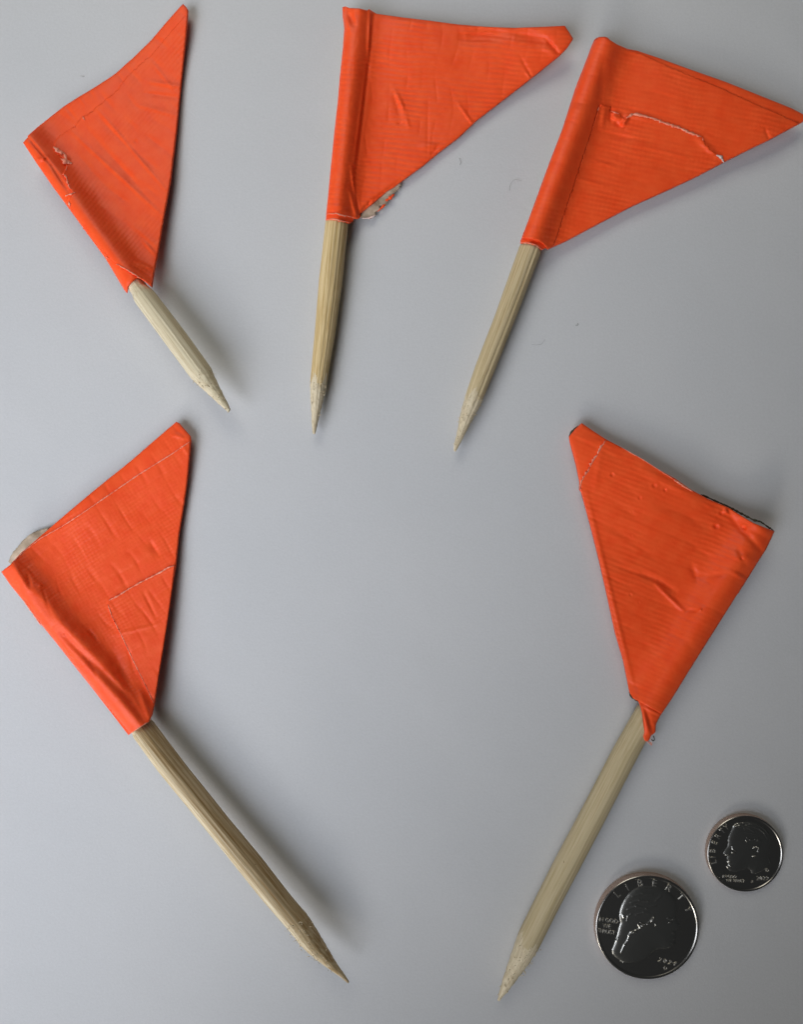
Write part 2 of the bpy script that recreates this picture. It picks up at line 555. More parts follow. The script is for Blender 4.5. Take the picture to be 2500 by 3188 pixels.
# ================================================================== flag one (upper left)
f1 = Flag(2.135, (0, 0), (98, 450), (709, 1276), 38, 3.1, 5.6, -1, 46,
    ribs=[(40, 13, 0.009)], cross=[(130, 62, 9, 0.05)],
    creases=[((650, 730), (1100, 1260), 5, 0.12), ((480, 880), (1085, 1440), 6, 0.12), ((1000, 400), (1170, 620), 5, 0.07),
             ((560, 840), (1000, 1330), 9, -0.10), ((980, 540), (1200, 575), 7, 0.14), ((960, 620), (1190, 650), 7, -0.12),
             ((900, 690), (1180, 770), 8, 0.10), ((880, 1770), (1010, 1850), 6, -0.35), ((900, 1740), (1015, 1790), 6, 0.28),
             ((950, 1600), (1030, 1690), 5, 0.18), ((185, 915), (340, 1100), 4, -0.25), ((340, 1100), (450, 1270), 5, -0.25),
             ((240, 1070), (310, 1040), 6, 0.3), ((560, 560), (620, 650), 5, -0.07), ((430, 700), (500, 790), 5, -0.08),
             ((760, 470), (830, 560), 5, -0.06), ((500, 610), (560, 700), 5, 0.06), ((880, 1500), (1060, 1650), 9, 0.10)],
    dents=[((440, 1060), 12, 0.25), ((900, 940), 7, -0.08)],
    lifts=[((1215, 60), 120, 1.4), ((600, 600), 130, 0.6), ((1050, 1300), 120, 0.4)], base=0.9, seed=10, far=230.0, hug=0.3)
T1 = thing('flag_marker', 'upper left orange tape flag with ragged torn seam along its pole and short blunt stick', 'flag', px2w(f1.a1, 0), GRP)
out1 = [(1215,25),(1235,45),(1246,62),(1244,100),(1232,250),(1200,560),(1172,850),(1130,1200),(1085,1440),(1050,1650),(1018,1820),(1010,1875),(1005,1908),(960,1870),
        (925,1848),(905,1843),(870,1870),(845,1900),(838,1945),(822,1925),(700,1720),(480,1420),(340,1230),(230,1070),(150,948),(165,930),(182,912),(180,903),(240,850),(300,802),(420,708),(510,650),
        (600,597),(690,540),(770,485),(830,430),(880,387),(1000,270),(1100,152),(1190,50)]
sheet('pennant', f1.c(out1), f1.z, 0.5, M_TAPE, T1, seed=11)
seam1 = [(1243,85),(1130,215),(1000,370),(890,460),(760,612),(640,712),(570,768),(545,775),(490,838),(420,888),(370,922),(362,960),(352,985),(385,1020),(410,1052),(440,1112),(415,1152),(450,1232),(480,1280),(455,1342),(462,1380),(508,1450),(584,1560),(655,1640),(724,1712),(782,1762),(890,1825),(925,1846)]
flap1 = seam1 + [(960,1866),(1003,1900),(1008,1872),(1016,1818),(1048,1650),(1083,1440),(1128,1200),(1170,850),(1198,560),(1230,250)]
fl1 = sheet('tape_flap', f1.c(flap1), f1.z, 0.24, M_TAPE, T1, edge_round=0.04, zoff=0.26, jag=1.6, seed=12, jagseg=f1.c(seam1[2:]))
for k_, (ln, wd, sd) in enumerate([([(352,975),(380,1000),(420,1020),(440,1055)],13,1),([(400,1055),(430,1070),(475,1085)],14,2),([(440,1100),(438,1130)],5,3),([(415,1155),(435,1170),(450,1225),(462,1255)],5,4),
        ([(430,1300),(465,1290),(498,1278)],4,5),([(455,1340),(462,1375)],5,6),([(545,770),(560,800)],5,7),([(485,830),(495,845)],4,8),([(700,1705),(715,1718)],4,9),([(770,1755),(830,1785),(890,1822),(930,1850)],3.5,10)]):
    e = strip('torn_edge', f1.c(ln), wd, f1.z, 0.37, M_PALE, fl1, seed=sd, jag=2.5)
    e.location = (0, 0, 0)
make_stick(f1, [(300,712),(392,905),(482,1027),(595,1179),(653,1232),(682,1259),(700,1275),(708,1281)], [(380,760),(471,897),(579,1037),(657,1145),(666,1169),(698,1235),(714,1266),(717,1273),(713,1281)], 4.0, W1, T1, 8, 45, 21, flutes=0.02, tip=895)

# ================================================================== flag two (upper middle)
f2 = Flag(1.708, (900, 0), (1112, 40), (977, 1350), 40, 3.1, 2.5, -1, 46,
    ribs=[(95, 15.5, 0.026)], cross=[(4, 52, 4, 0.035)],
    creases=[((430, 60), (420, 330), 5, 0.22), ((415, 330), (345, 880), 5, 0.16), ((330, 880), (360, 1140), 4, 0.25), ((450, 80), (345, 1000), 7, -0.18),
             ((560, 480), (620, 600), 7, 0.20), ((610, 600), (640, 680), 7, 0.12), ((560, 500), (590, 620), 8, -0.12), ((575, 660), (600, 650), 4, -0.15),
             ((1370, 210), (1440, 290), 6, -0.30), ((1340, 250), (1430, 285), 10, 0.15), ((930, 200), (1200, 170), 18, -0.45), ((1200, 175), (1380, 215), 16, -0.45),
             ((1230, 300), (1290, 410), 5, -0.12), ((1260, 380), (1285, 420), 4, 0.15), ((900, 550), (980, 665), 5, 0.16), ((740, 520), (735, 840), 4, -0.06),
             ((700, 780), (790, 770), 8, 0.2), ((600, 955), (430, 1075), 5, -0.30), ((580, 985), (420, 1110), 6, 0.32), ((430, 1075), (365, 1150), 5, -0.30),
             ((340, 1000), (375, 1150), 5, -0.25), ((325, 1020), (355, 1150), 5, 0.25), ((290, 60), (320, 160), 9, 0.35), ((315, 60), (345, 130), 8, -0.3), ((760, 820), (800, 770), 5, -0.15),
             ((205, 1100), (320, 1095), 7, 0.12), ((400, 1120), (480, 1050), 4, -0.15), ((330,45),(420,60),7,0.18)],
    dents=[((275, 845), 5, -0.1), ((345, 735), 4, -0.08), ((425, 1085), 6, -0.2), ((400, 760), 3, 0.1)],
    lifts=[((1300, 60), 190, 3.2), ((700, 80), 200, 2.2), ((1480, 180), 90, 1.0)], base=1.5, seed=20, cs=1.6)
T2 = thing('flag_marker', 'top centre orange tape flag with square cut tip and grey torn backing at its corner', 'flag', px2w(f2.a1, 0), GRP)
out2 = [(283,38),(300,33),(320,42),(370,44),(415,55),(425,48),(440,58),(465,73),(600,92),(750,110),(900,130),(1050,142),(1200,148),(1330,143),(1468,137),(1490,170),(1512,205),(1480,252),(1440,292),(1380,340),
        (1280,420),(1150,520),(1000,635),(900,730),(800,805),(715,876),(600,960),(560,990),(520,1015),(440,1082),(380,1132),(375,1156),(360,1160),(345,1160),(330,1152),(290,1148),(250,1135),(196,1140),(205,1060),(220,900),
        (240,700),(258,540),(270,400),(285,260),(293,150),(285,90)]
sheet('pennant', f2.c(out2), f2.z, 0.5, M_TAPE, T2, seed=21)
# the inner turn of tape peeks out below the outer one
band2 = [(200,1110),(325,1110),(352,1150),(345,1163),(335,1178),(325,1187),(290,1180),(240,1167),(195,1170),(193,1150)]
fl2 = sheet('tape_flap', f2.c(band2), f2.z, 0.2, M_TAPE, T2, edge_round=0.05, zoff=-0.24, jag=1.0, seed=22)
e = strip('torn_edge', f2.c([(196,1138),(250,1134),(290,1146),(330,1152),(345,1160)]), 3.5, f2.z, 0.22, M_PALE, fl2, seed=31); e.location = (0,0,0)
e = strip('torn_edge', f2.c([(200,1166),(240,1163),(290,1176),(322,1183)]), 3, f2.z, -0.18, M_PALE, fl2, seed=32); e.location = (0,0,0)
zres = lambda P: f2.z(P) * 0.45 + 0.25
res2 = [(600,962),(585,990),(578,1010),(560,1030),(520,1045),(545,1038),(510,1095),(495,1085),(470,1120),(460,1142),(430,1158),(385,1162),(372,1155),(380,1125),(440,1078),(520,1010)]
b2 = sheet('torn_backing', f2.c(res2), zres, 0.2, M_RESIDUE, T2, edge_round=0.05, jag=2.0, seed=23)
e = strip('torn_edge', f2.c([(560,1030),(540,1050),(512,1068)]), 10, zres, 0.15, M_TAPE, b2, seed=33); e.location = (0,0,0)
e = strip('torn_edge', f2.c([(512,1085),(490,1105),(470,1125)]), 7, zres, 0.15, M_TAPE, b2, seed=34); e.location = (0,0,0)
e = strip('torn_edge', f2.c([(460,1142),(430,1158),(385,1160)]), 6, zres, 0.15, M_THREAD, b2, seed=35); e.location = (0,0,0)
e = strip('torn_edge', f2.c([(585,1005),(582,1022)]), 4, zres, 0.2, M_THREAD, b2, seed=36); e.location = (0,0,0)
make_stick(f2, [(1048,380),(1014,686),(992,875),(979,1041),(966,1188),(966,1221),(969,1280),(971,1340),(974,1350)], [(1120,380),(1084,694),(1062,901),(1043,1041),(1021,1173),(1010,1232),(995,1291),(986,1330),(981,1349)], 2.6, W2, T2, 12, 60, 22, flutes=0.03, cut=1.0, raw=0.36, tip=1165)

# ================================================================== flag three (upper right)
f3 = Flag(1.708, (1500, 50), (1876, 172), (1416, 1403), 40, 3.1, 2.5, -1, 50,
    ribs=[(102, 15, 0.012), (10, 14, 0.003)], cross=[(105, 70, 8, 0.04)],
    creases=[((540, 780), (700, 790), 5, 0.10), ((560, 700), (640, 690), 5, 0.08), ((640, 620), (820, 650), 6, -0.10), ((760, 660), (1150, 770), 7, 0.08),
             ((500, 860), (700, 920), 5, 0.10), ((540, 740), (760, 830), 5, 0.06), ((640, 590), (660, 470), 8, 0.20), ((700, 560), (760, 600), 7, -0.3), ((745, 590), (780, 530), 7, 0.45),
             ((690, 530), (740, 545), 8, 0.30), ((690, 500), (688, 560), 6, -0.35), ((780, 530), (900, 545), 9, 0.22), ((1510, 600), (1530, 655), 5, -0.15), ((1440, 590), (1600, 560), 9, 0.1),
             ((1150, 650), (1250, 740), 10, 0.25), ((650, 200), (630, 480), 13, -0.15), ((265, 1195), (300, 1198), 5, -0.3), ((700,640),(800,655),6,-0.15)],
    dents=[((1495, 580), 3, 0.12), ((598, 228), 2.5, 0.15)],
    lifts=[((1200, 330), 260, 2.6), ((1620, 520), 170, 1.2)], base=1.4, seed=30)
T3 = thing('flag_marker', 'upper right orange tape flag with rounded pole top and curved torn patch across it', 'flag', px2w(f3.a1, 0), GRP)
out3 = [(600,125),(612,116),(625,111),(655,110),(670,114),(685,128),(720,150),(775,174),(830,185),(950,225),(1100,280),(1300,350),(1500,430),(1650,490),(1708,520),(1730,533),(1712,560),(1690,572),(1600,620),(1525,660),(1450,695),
        (1300,770),(1150,850),(1000,920),(800,1010),(600,1115),(450,1195),(352,1238),(336,1218),(300,1193),(260,1183),(213,1180),(280,1000),(360,780),(430,600),(500,380),(570,200),(588,150)]
sheet('pennant', f3.c(out3), f3.z, 0.5, M_TAPE, T3, seed=31)
hem3 = [(775,177),(860,205),(950,247),(1100,312),(1250,372),(1400,442),(1550,507),(1690,569)]
upper3 = hem3 + [(1600,618),(1525,658),(1450,693),(1300,768),(1150,848),(1000,918),(800,1008),(600,1113),(450,1193),(352,1236),(337,1217),(300,1192),(260,1182),(215,1179),(281,1000),(361,780),(431,600),(501,380),(571,200),(589,150),(602,126),(625,113),(655,111),(684,129),(720,152)]
sheet('tape_flap', f3.c(upper3), f3.z, 0.18, M_TAPE, T3, edge_round=0.03, zoff=0.19, jag=0.8, seed=32, jagseg=f3.c(hem3))
top3 = [(622,495),(634,471),(682,478),(684,510),(735,520),(758,550),(775,535),(800,523),(830,520),(880,532),(920,545),(980,570),(1050,590),(1110,620),(1175,645),(1182,668),(1222,715),(1262,742),(1292,768)]
patch3 = top3 + [(1150,847),(1000,917),(800,1007),(600,1112),(450,1192),(387,1213),(440,1050),(500,870),(560,690)]
p3 = sheet('tape_patch', f3.c(patch3), f3.z, 0.24, M_TAPE, T3, edge_round=0.0, zoff=0.42, jag=2.0, seed=33, jagseg=f3.c(top3))
for ln, wd, sd, mt in [([(770,540),(800,523),(830,521),(920,546),(980,571),(1050,591),(1110,620),(1170,642)],7.5,41,M_PALE),([(1175,645),(1180,662)],4,42,M_PALE),([(1250,738),(1275,750),(1290,778)],9,43,M_THREAD),([(618,500),(626,482)],5,44,M_PALE),([(690,505),(730,520)],5,45,M_PALE)]:
    e = strip('torn_edge', f3.c(ln), wd, f3.z, 0.48, mt, p3, seed=sd, jag=3); e.location = (0,0,0)
def ztube(P):
    y = (P[:, 1] - 50) * 1.708
    s_ = np.clip((y - 440) / 70, 0, 1)
    return f3.z(P) + 0.04 + 0.52 * s_ * s_ * (3 - 2 * s_)
tube3 = [(628,440),(622,480),(600,560),(560,690),(500,870),(440,1050),(386,1216),(352,1237),(337,1217),(300,1192),(260,1182),(216,1179),(282,1000),(362,780),(432,600),(502,382),(572,202),(640,300)]
sheet('tape_flap', f3.c(tube3), ztube, 0.14, M_TAPE, T3, edge_round=0.0, jag=0.8, seed=35)
e = strip('torn_edge', f3.c([(208,1205),(260,1206),(290,1217),(322,1240)]), 2.5, f3.z, -0.18, M_PALE, p3, seed=46); e.location = (0,0,0)
band3 = [(222,1150),(300,1165),(340,1205),(345,1232),(318,1243),(290,1220),(260,1210),(230,1206),(205,1207),(214,1178)]
sheet('tape_flap', f3.c(band3), f3.z, 0.2, M_TAPE, T3, edge_round=0.03, zoff=-0.24, jag=0.9, seed=34)
make_stick(f3, [(1700,540),(1620,760),(1543,979),(1481,1137),(1450,1227),(1434,1285),(1424,1344),(1412,1392),(1414,1404)], [(1766,560),(1686,783),(1618,962),(1557,1113),(1515,1216),(1491,1271),(1464,1320),(1440,1368),(1424,1398),(1420,1404)], 2.6, W3, T3, 10, 70, 23, flutes=0.025, facet=0.05, cut=1.0, raw=0.36, tip=1145)

# ================================================================== flag four (lower left)
f4 = Flag(1.98, (0, 1250), (52, 1790), (1083, 3052), 40, 3.1, 5.1, -1, 43,
    ribs=[(57, 11, 0.009), (-30, 12, 0.003)], cross=[(-33, 58, 6, 0.050), (57, 44, 5, 0.022)],
    creases=[((330, 1380), (590, 1640), 13, -0.40), ((540, 1580), (800, 1850), 14, -0.40), ((760, 1800), (900, 1990), 12, -0.3), ((450, 1400), (700, 1640), 20, 0.22), ((640, 1640), (800, 1800), 12, 0.12),
             ((80, 1000), (165, 1160), 9, 0.22), ((165, 1070), (185, 1140), 6, -0.20), ((30, 1030), (110, 1170), 8, -0.10), ((210, 1190), (340, 1370), 14, -0.15),
             ((135, 1215), (250, 1385), 4, 0.15), ((700, 1560), (800, 1780), 14, -0.28), ((920, 860), (970, 940), 8, -0.2), ((540, 1400), (600, 1480), 5, -0.15),
             ((700, 1440), (980, 1370), 5, 0.08), ((1050, 200), (1160, 230), 7, 0.12), ((1120, 260), (1160, 330), 6, 0.1), ((880, 1170), (960, 1330), 5, -0.1),
             ((860, 1790), (930, 1960), 10, 0.35), ((230,1130),(260,1140),5,0.15)],
    dents=[((435, 1598), 4, 0.22), ((420, 1570), 3, 0.18), ((457, 1632), 3, 0.2), ((390, 1545), 3, 0.18), ((480, 1660), 3, 0.15), ((390, 1440), 4, 0.12)],
    lifts=[((1100, 180), 130, 0.9), ((500, 600), 130, 1.2), ((850, 350), 120, 0.6)], base=0.9, seed=40, far=300.0, hug=1.3)
T4 = thing('flag_marker', 'lower left orange tape flag with long brown streaked stick and pale blob behind its corner', 'flag', px2w(f4.a1, 0), GRP)
out4 = [(1085,125),(1100,133),(1170,213),(1174,240),(1165,330),(1150,500),(1130,640),(1100,820),(1082,1000),(1055,1160),(1030,1340),(1000,1530),(975,1680),(950,1855),(935,1930),(915,1975),(850,2015),(790,2057),(700,1940),
        (560,1760),(440,1610),(330,1470),(240,1360),(150,1240),(60,1130),(5,1050),(25,1033),(62,1005),(78,985),(130,930),(235,840),(350,740),(450,655),(600,530),(700,450),(800,370),(950,240)]
sheet('pennant', f4.c(out4), f4.z, 0.5, M_TAPE, T4, seed=41)
hem4 = [(1168,247),(1050,328),(850,452),(700,555),(500,692),(380,770),(250,842),(150,918),(78,992)]
main4 = hem4 + [(8,1050),(62,1130),(152,1240),(242,1360),(332,1470),(442,1608),(562,1758),(702,1938),(791,2053),(850,2012),(913,1972),(933,1928),(948,1855),(973,1680),(998,1530),(1028,1340),(1053,1160),(1080,1000),(1098,820),(1128,640),(1148,500),(1163,330)]
m4 = sheet('tape_flap', f4.c(main4), f4.z, 0.28, M_TAPE, T4, edge_round=0.02, zoff=0.32, jag=0.9, seed=42, jagseg=f4.c(hem4))
e = strip('torn_edge', f4.c(hem4), 2.6, f4.z, 0.36, M_PALE, m4, seed=51, jag=0.6); e.location = (0,0,0)
up4 = [(1074,1010),(1030,1025),(990,1050),(880,1105),(790,1155),(720,1200),(667,1224),(661,1260),(700,1350),(750,1450),(820,1600),(890,1740),(946,1862)]
patch4 = up4 + [(975,1680),(1000,1530),(1030,1340),(1055,1160)]
p4 = sheet('tape_patch', f4.c(patch4), f4.z, 0.28, M_TAPE, T4, edge_round=0.0, zoff=0.62, jag=1.4, seed=43, jagseg=f4.c(up4[:8]))
e = strip('torn_edge', f4.c([(1072,1012),(1030,1026),(990,1051),(880,1106),(790,1156),(720,1201),(668,1226)]), 4.5, f4.z, 0.66, M_PALE, p4, seed=52, jag=2); e.location = (0,0,0)
e = strip('torn_edge', f4.c([(661,1250),(690,1330),(750,1450),(820,1600),(890,1740),(944,1858)]), 2.2, f4.z, 0.66, M_PALE, p4, seed=53, jag=0.5); e.location = (0,0,0)
e = strip('torn_edge', f4.c([(136,1215),(165,1262),(215,1330),(250,1382)]), 3, f4.z, 0.37, M_PALE, m4, seed=54, jag=1); e.location = (0,0,0)
e = strip('torn_edge', f4.c([(793,2052),(850,2013),(912,1973)]), 2.5, f4.z, 0.34, M_PALE, m4, seed=55, jag=1); e.location = (0,0,0)
zblob = lambda P: 0.9 + 0.5 * wavy(P, 60, 5) * 0.3 + 0.012 * (1740 - P[:, 1]).clip(0, 100) * 0.4
blob4 = [(300,775),(270,787),(225,797),(180,820),(140,855),(110,890),(80,925),(58,960),(52,985),(62,1004),(90,985),(150,935),(260,845)]
sheet('adhesive_blob', f4.c(blob4), zblob, 0.25, M_CLEAR, T4, edge_round=0.15, jag=1.0, seed=44)
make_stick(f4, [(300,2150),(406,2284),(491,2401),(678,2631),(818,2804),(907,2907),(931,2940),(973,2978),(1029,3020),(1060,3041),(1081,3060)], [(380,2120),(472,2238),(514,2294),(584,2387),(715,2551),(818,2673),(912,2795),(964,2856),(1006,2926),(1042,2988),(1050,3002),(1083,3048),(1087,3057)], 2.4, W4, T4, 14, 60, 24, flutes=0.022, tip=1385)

# ================================================================== flag five (lower right)
f5 = Flag(1.98, (1700, 1250), (2378, 1632), (2003, 2250), 42, 2.9, 2.9, 1, 64,
    ribs=[(112, 15, 0.010)], cross=[(118, 66, 9, 0.05)],
    creases=[((420, 1010), (700, 1100), 9, -0.18), ((600, 1060), (800, 1170), 8, -0.35), ((680, 1130), (850, 1290), 6, 0.45), ((640, 1090), (760, 1170), 7, 0.2), ((850, 1290), (960, 1290), 6, -0.2), ((930, 1300), (970, 1275), 6, 0.25),
             ((1120, 690), (1340, 930), 10, -0.45), ((1110, 640), (1400, 830), 14, 0.45), ((1130, 700), (1100, 650), 6, 0.3), ((900, 1000), (930, 1100), 10, -0.3), ((930, 1080), (1160, 1060), 9, -0.2),
             ((1150, 1050), (1220, 1090), 8, 0.25), ((1150, 950), (1300, 980), 14, 0.3), ((1180, 900), (1230, 1000), 9, -0.25), ((340, 300), (300, 560), 10, 0.12), ((600, 420), (1000, 640), 14, 0.30),
             ((700, 600), (1050, 800), 20, -0.18), ((580, 1870), (710, 1935), 4, 0.25), ((560, 1820), (620, 1900), 5, -0.15), ((590, 1880), (640, 2060), 6, 0.35), ((620, 1900), (665, 2050), 6, -0.2), ((480, 1380), (540, 1400), 7, -0.1),
             ((250, 560), (560, 1830), 7, 0.22), ((360, 800), (560, 900), 9, 0.08), ((420, 700), (820, 860), 8, 0.05), ((400, 620), (760, 760), 9, -0.06), ((190, 210), (330, 260), 8, 0.12)],
    dents=[((410, 450), 7, -0.22), ((670, 518), 8, -0.22), ((735, 545), 6, -0.22), ((580, 595), 6, -0.2), ((1050, 770), 10, -0.35), ((1225, 780), 7, -0.35), ((1110, 680), 9, 0.35), ((1080, 690), 6, -0.2), ((1208, 968), 6, -0.22), ((955, 1285), 5, 0.2),
           ((400, 1180), 4, -0.18), ((522, 1190), 5, -0.18), ((575, 1240), 4, -0.12), ((765, 1495), 4, -0.12), ((505, 490), 3, -0.15), ((535, 680), 4, -0.12), ((530, 830), 4, -0.15)],
    lifts=[((800, 520), 210, 2.2), ((260, 250), 140, 1.4), ((500, 1300), 150, 0.6), ((635, 2000), 62, 2.4)], base=1.4, seed=50, both=True, cs=1.05)
T5 = thing('flag_marker', 'lower right orange tape flag with twisted torn bottom tip over its long dull stick', 'flag', px2w((1555, 3112), 0), GRP)
out5 = [(222,133),(290,180),(370,232),(500,300),(600,356),(700,420),(800,476),(900,545),(1000,600),(1130,655),(1200,700),(1280,748),(1412,800),(1385,860),(1360,910),(1300,1005),(1190,1180),(1170,1205),(1150,1240),(1080,1350),(960,1540),(860,1700),(780,1830),
        (715,1925),(690,1965),(680,1995),(676,2040),(650,2060),(640,2085),(625,2098),(612,2090),(605,2070),(612,2040),(607,2000),(597,1920),(583,1870),(570,1847),(540,1830),(520,1800),(480,1600),(430,1430),(380,1200),(330,980),(280,780),(220,560),(208,540),(210,500),(190,400),(150,250),(145,215),(180,170)]
sheet('pennant', f5.c(out5), f5.z, 0.5, M_TAPE, T5, seed=51)
seam5 = [(372,236),(345,275),(325,310),(300,355),(275,395),(262,425),(240,455),(222,490),(208,540)]
body5 = seam5 + [(220,560),(280,780),(330,980),(380,1200),(430,1430),(480,1600),(520,1798),(540,1828),(570,1845),(620,1875),(715,1925),(780,1828),(860,1698),(960,1538),(1080,1348),(1150,1238),(1190,1178),(1300,1003),(1360,908),(1410,802),(1280,750),(1200,702),(1130,658),(1000,603),(900,548),(800,479),(700,423),(600,359),(500,303)]
b5 = sheet('tape_flap', f5.c(body5), f5.z, 0.24, M_TAPE, T5, edge_round=0.03, zoff=0.27, jag=2.2, seed=52, jagseg=f5.c(seam5))
e = strip('torn_edge', f5.c(seam5), 4.0, f5.z, 0.30, M_PALE, b5, seed=61, jag=7); e.location = (0,0,0)
e = strip('torn_edge', f5.c([(470,285),(600,358),(700,423),(790,478)]), 2.2, f5.z, 0.33, M_PALE, b5, seed=62, jag=0.8); e.location = (0,0,0)
e = strip('torn_edge', f5.c([(790,480),(850,520),(910,556)]), 5, f5.z, 0.33, M_PALE, b5, seed=63, jag=0.8); e.location = (0,0,0)
zback = lambda P: f5.z(P) * 0.8
e = strip('tape_backing', f5.c([(960,572),(1060,618),(1130,648),(1200,686),(1280,728),(1330,742),(1372,772),(1410,797)]), 5, zback, 0.0, M_BACK, T5, seed=64, jag=1.2, thick=0.3)
e = strip('tape_backing', f5.c([(516,1795),(530,1825),(556,1842),(572,1850)]), 5, f5.z, -0.3, M_BACK, T5, seed=65, jag=1, thick=0.2)
e = strip('tape_backing', f5.c([(143,215),(155,192),(178,168),(200,148)]), 5, f5.z, -0.3, M_BACK, T5, seed=66, jag=1.2, thick=0.2)
# loose threads at the twisted lower tip
def thread(px, zz, rad, mat, parent, n=16):
    P = smooth_line([f5.c(p).tolist() for p in px], n)
    z_ = np.interp(np.linspace(0, 1, n), np.linspace(0, 1, len(zz)), zz)
    W = px2w(P, z_)
    return tube('loose_thread', W, rad, mat, parent)
thread([(608,2068),(622,2082),(632,2105),(648,2118)], [4, 3.6, 3.2, 3], 0.10, M_THREAD, T5)
thread([(604,2085),(618,2092),(628,2098)], [3.6, 3.6, 3.4], 0.10, M_THREAD, T5)
thread([(630,2098),(642,2100),(650,2108),(652,2120)], [3.4, 3.2, 3, 3], 0.13, M_PALE, T5)
thread([(640,2075),(650,2090),(658,2112)], [3.4, 3.2, 3], 0.10, M_THREAD, T5)
thread([(652,2082),(662,2094),(672,2086),(668,2070),(662,2060)], [3, 2.6, 2.4, 2.4, 2.6], 0.12, M_BACK, T5)
f5s = Flag(1, (0, 0), (2255, 1750), (1553, 3112), 40, 2.95, 2.7, 1, 40, [], [], [], [], [])
make_stick(f5s, [(2211,1770),(1987,2191),(1909,2329),(1840,2462),(1725,2678),(1634,2862),(1611,2908),(1583,2990),(1565,3045),(1553,3091),(1549,3112)], [(2290,1790),(2065,2215),(2006,2320),(1932,2462),(1831,2655),(1735,2839),(1680,2949),(1647,2999),(1624,3027),(1588,3077),(1558,3112)], 2.4, W5, T5, 10, 60, 25, flutes=0.02, facet=0.04, cut=1.0, raw=0.36, tip=1335)

# ================================================================== coins
def coin(name, label, c_px, R, thick, portrait, ridges, marks, rimw, depth=0.22, edge_frac=0.0):
    top = px2w(c_px, thick)
    T = thing(name, label, 'coin', (top[0], top[1], 0), None)
    NR, NA = 118, 420
    rr = np.r_[np.linspace(0, R - rimw * 1.6, NR - 26), np.linspace(R - rimw * 1.55, R, 26)]
    an = np.linspace(0, 2 * math.pi, NA, endpoint=False)
    RR, AA = np.meshgrid(rr, an, indexing='ij')
    P = np.stack([RR.ravel() * np.cos(AA.ravel()), RR.ravel() * np.sin(AA.ravel())], 1)
    rad = RR.ravel()
    # field dips inside a raised rounded rim
    z = np.full(len(P), thick - 0.16)
    s = np.clip((rad - (R - rimw)) / (rimw * 0.35), 0, 1); s = s * s * (3 - 2 * s)
    z += 0.16 * s
    e2 = np.clip((rad - (R - rimw * 0.3)) / (rimw * 0.3), 0, 1)
    z -= 0.13 * e2 ** 2.2
    z += 0.0018 * (R - rad)
    poly = np.array(portrait)
    ins = inside(P, poly)
    d = np.where(ins, poly_dist(P, poly), 0)
    z += np.where(ins, depth * (1 - np.exp(-d / 0.30)) * 0.55 + depth * 0.9 * (1 - np.exp(-d / 2.6)), 0)
    r = np.random.default_rng(3)
    for line, wd, h in ridges:
        for i in range(len(line) - 1):
            dd, tt = seg_dist(P, line[i], line[i + 1])
            z += 1.5 * h * np.exp(-(dd / (wd * 0.85)) ** 2) / (1.0 + 0.25 * (len(line) > 2))
    V = np.column_stack([P, z])
    F = []
    for i in range(NR - 1):
        for j in range(NA):
            k = (j + 1) % NA
            if i == 0:
                continue
            F.append((i*NA + j, (i+1)*NA + j, (i+1)*NA + k, i*NA + k))
    # centre fan
    V = np.vstack([V, [0, 0, z[0]]]); c = len(V) - 1
    for j in range(NA): F.append((c, NA + j, NA + (j + 1) % NA))
    cen = np.array([V[list(f)][:, :2].mean(0) for f in F])
    isp = inside(cen, poly)
    keep = [f for f, q in zip(F, isp) if not q]; rel = [f for f, q in zip(F, isp) if q]
    for nm, ff, mt in (('coin_face', keep, M_FACE), ('portrait', rel, M_RELIEF)):
        ids = sorted({i for f in ff for i in f}); mp = {a: b for b, a in enumerate(ids)}
        o = mesh_obj(nm, V[ids], [tuple(mp[i] for i in f) for f in ff], mt, None); o.parent = T
    # reeded edge
    EV, EF = [], []
    zl = [z[-1], thick * 0.80, thick * 0.5, thick * 0.15, 0.02]
    for li, zz in enumerate(zl):
        for j in range(NA):
            ree = (0.06 if j % 3 else -0.02) * (1 if 0 < li < 4 else 0)
            q = R + (0.02 if 0 < li < 4 else (-0.10 if li == 4 else 0)) + ree * 0.8
            EV.append((q * math.cos(an[j]), q * math.sin(an[j]), zz))
    for li in range(len(zl) - 1):
        for j in range(NA):
            k = (j + 1) % NA
            EF.append((li*NA + j, (li+1)*NA + j, (li+1)*NA + k, li*NA + k))
    EF.append(tuple((len(zl)-1)*NA + j for j in range(NA)))
    ed = mesh_obj('reeded_edge', EV, EF, M_EDGE, None, smooth=False); ed.parent = T
    for txt, size, x, y, rot, sh in marks:
        cu = bpy.data.curves.new('lettering', 'FONT')
        cu.body = txt; cu.size = size; cu.align_x = 'CENTER'; cu.align_y = 'CENTER'
        cu.extrude = 0.05; cu.offset = -0.006; cu.shear = sh
        tmp = bpy.data.objects.new('tmp', cu)
        col.objects.link(tmp)
        dg = bpy.context.evaluated_depsgraph_get()
        me = bpy.data.meshes.new_from_object(tmp.evaluated_get(dg))
        bpy.data.objects.remove(tmp)
        me.transform(Matrix.Translation(Vector((x, y, thick - 0.10)) * MM) @ Matrix.Rotation(rot, 4, 'Z') @ Matrix.Scale(MM, 4))
        me.materials.clear(); me.materials.append(M_LETTER)
        o = bpy.data.objects.new('lettering', me)
        col.objects.link(o); o.parent = T
    return T

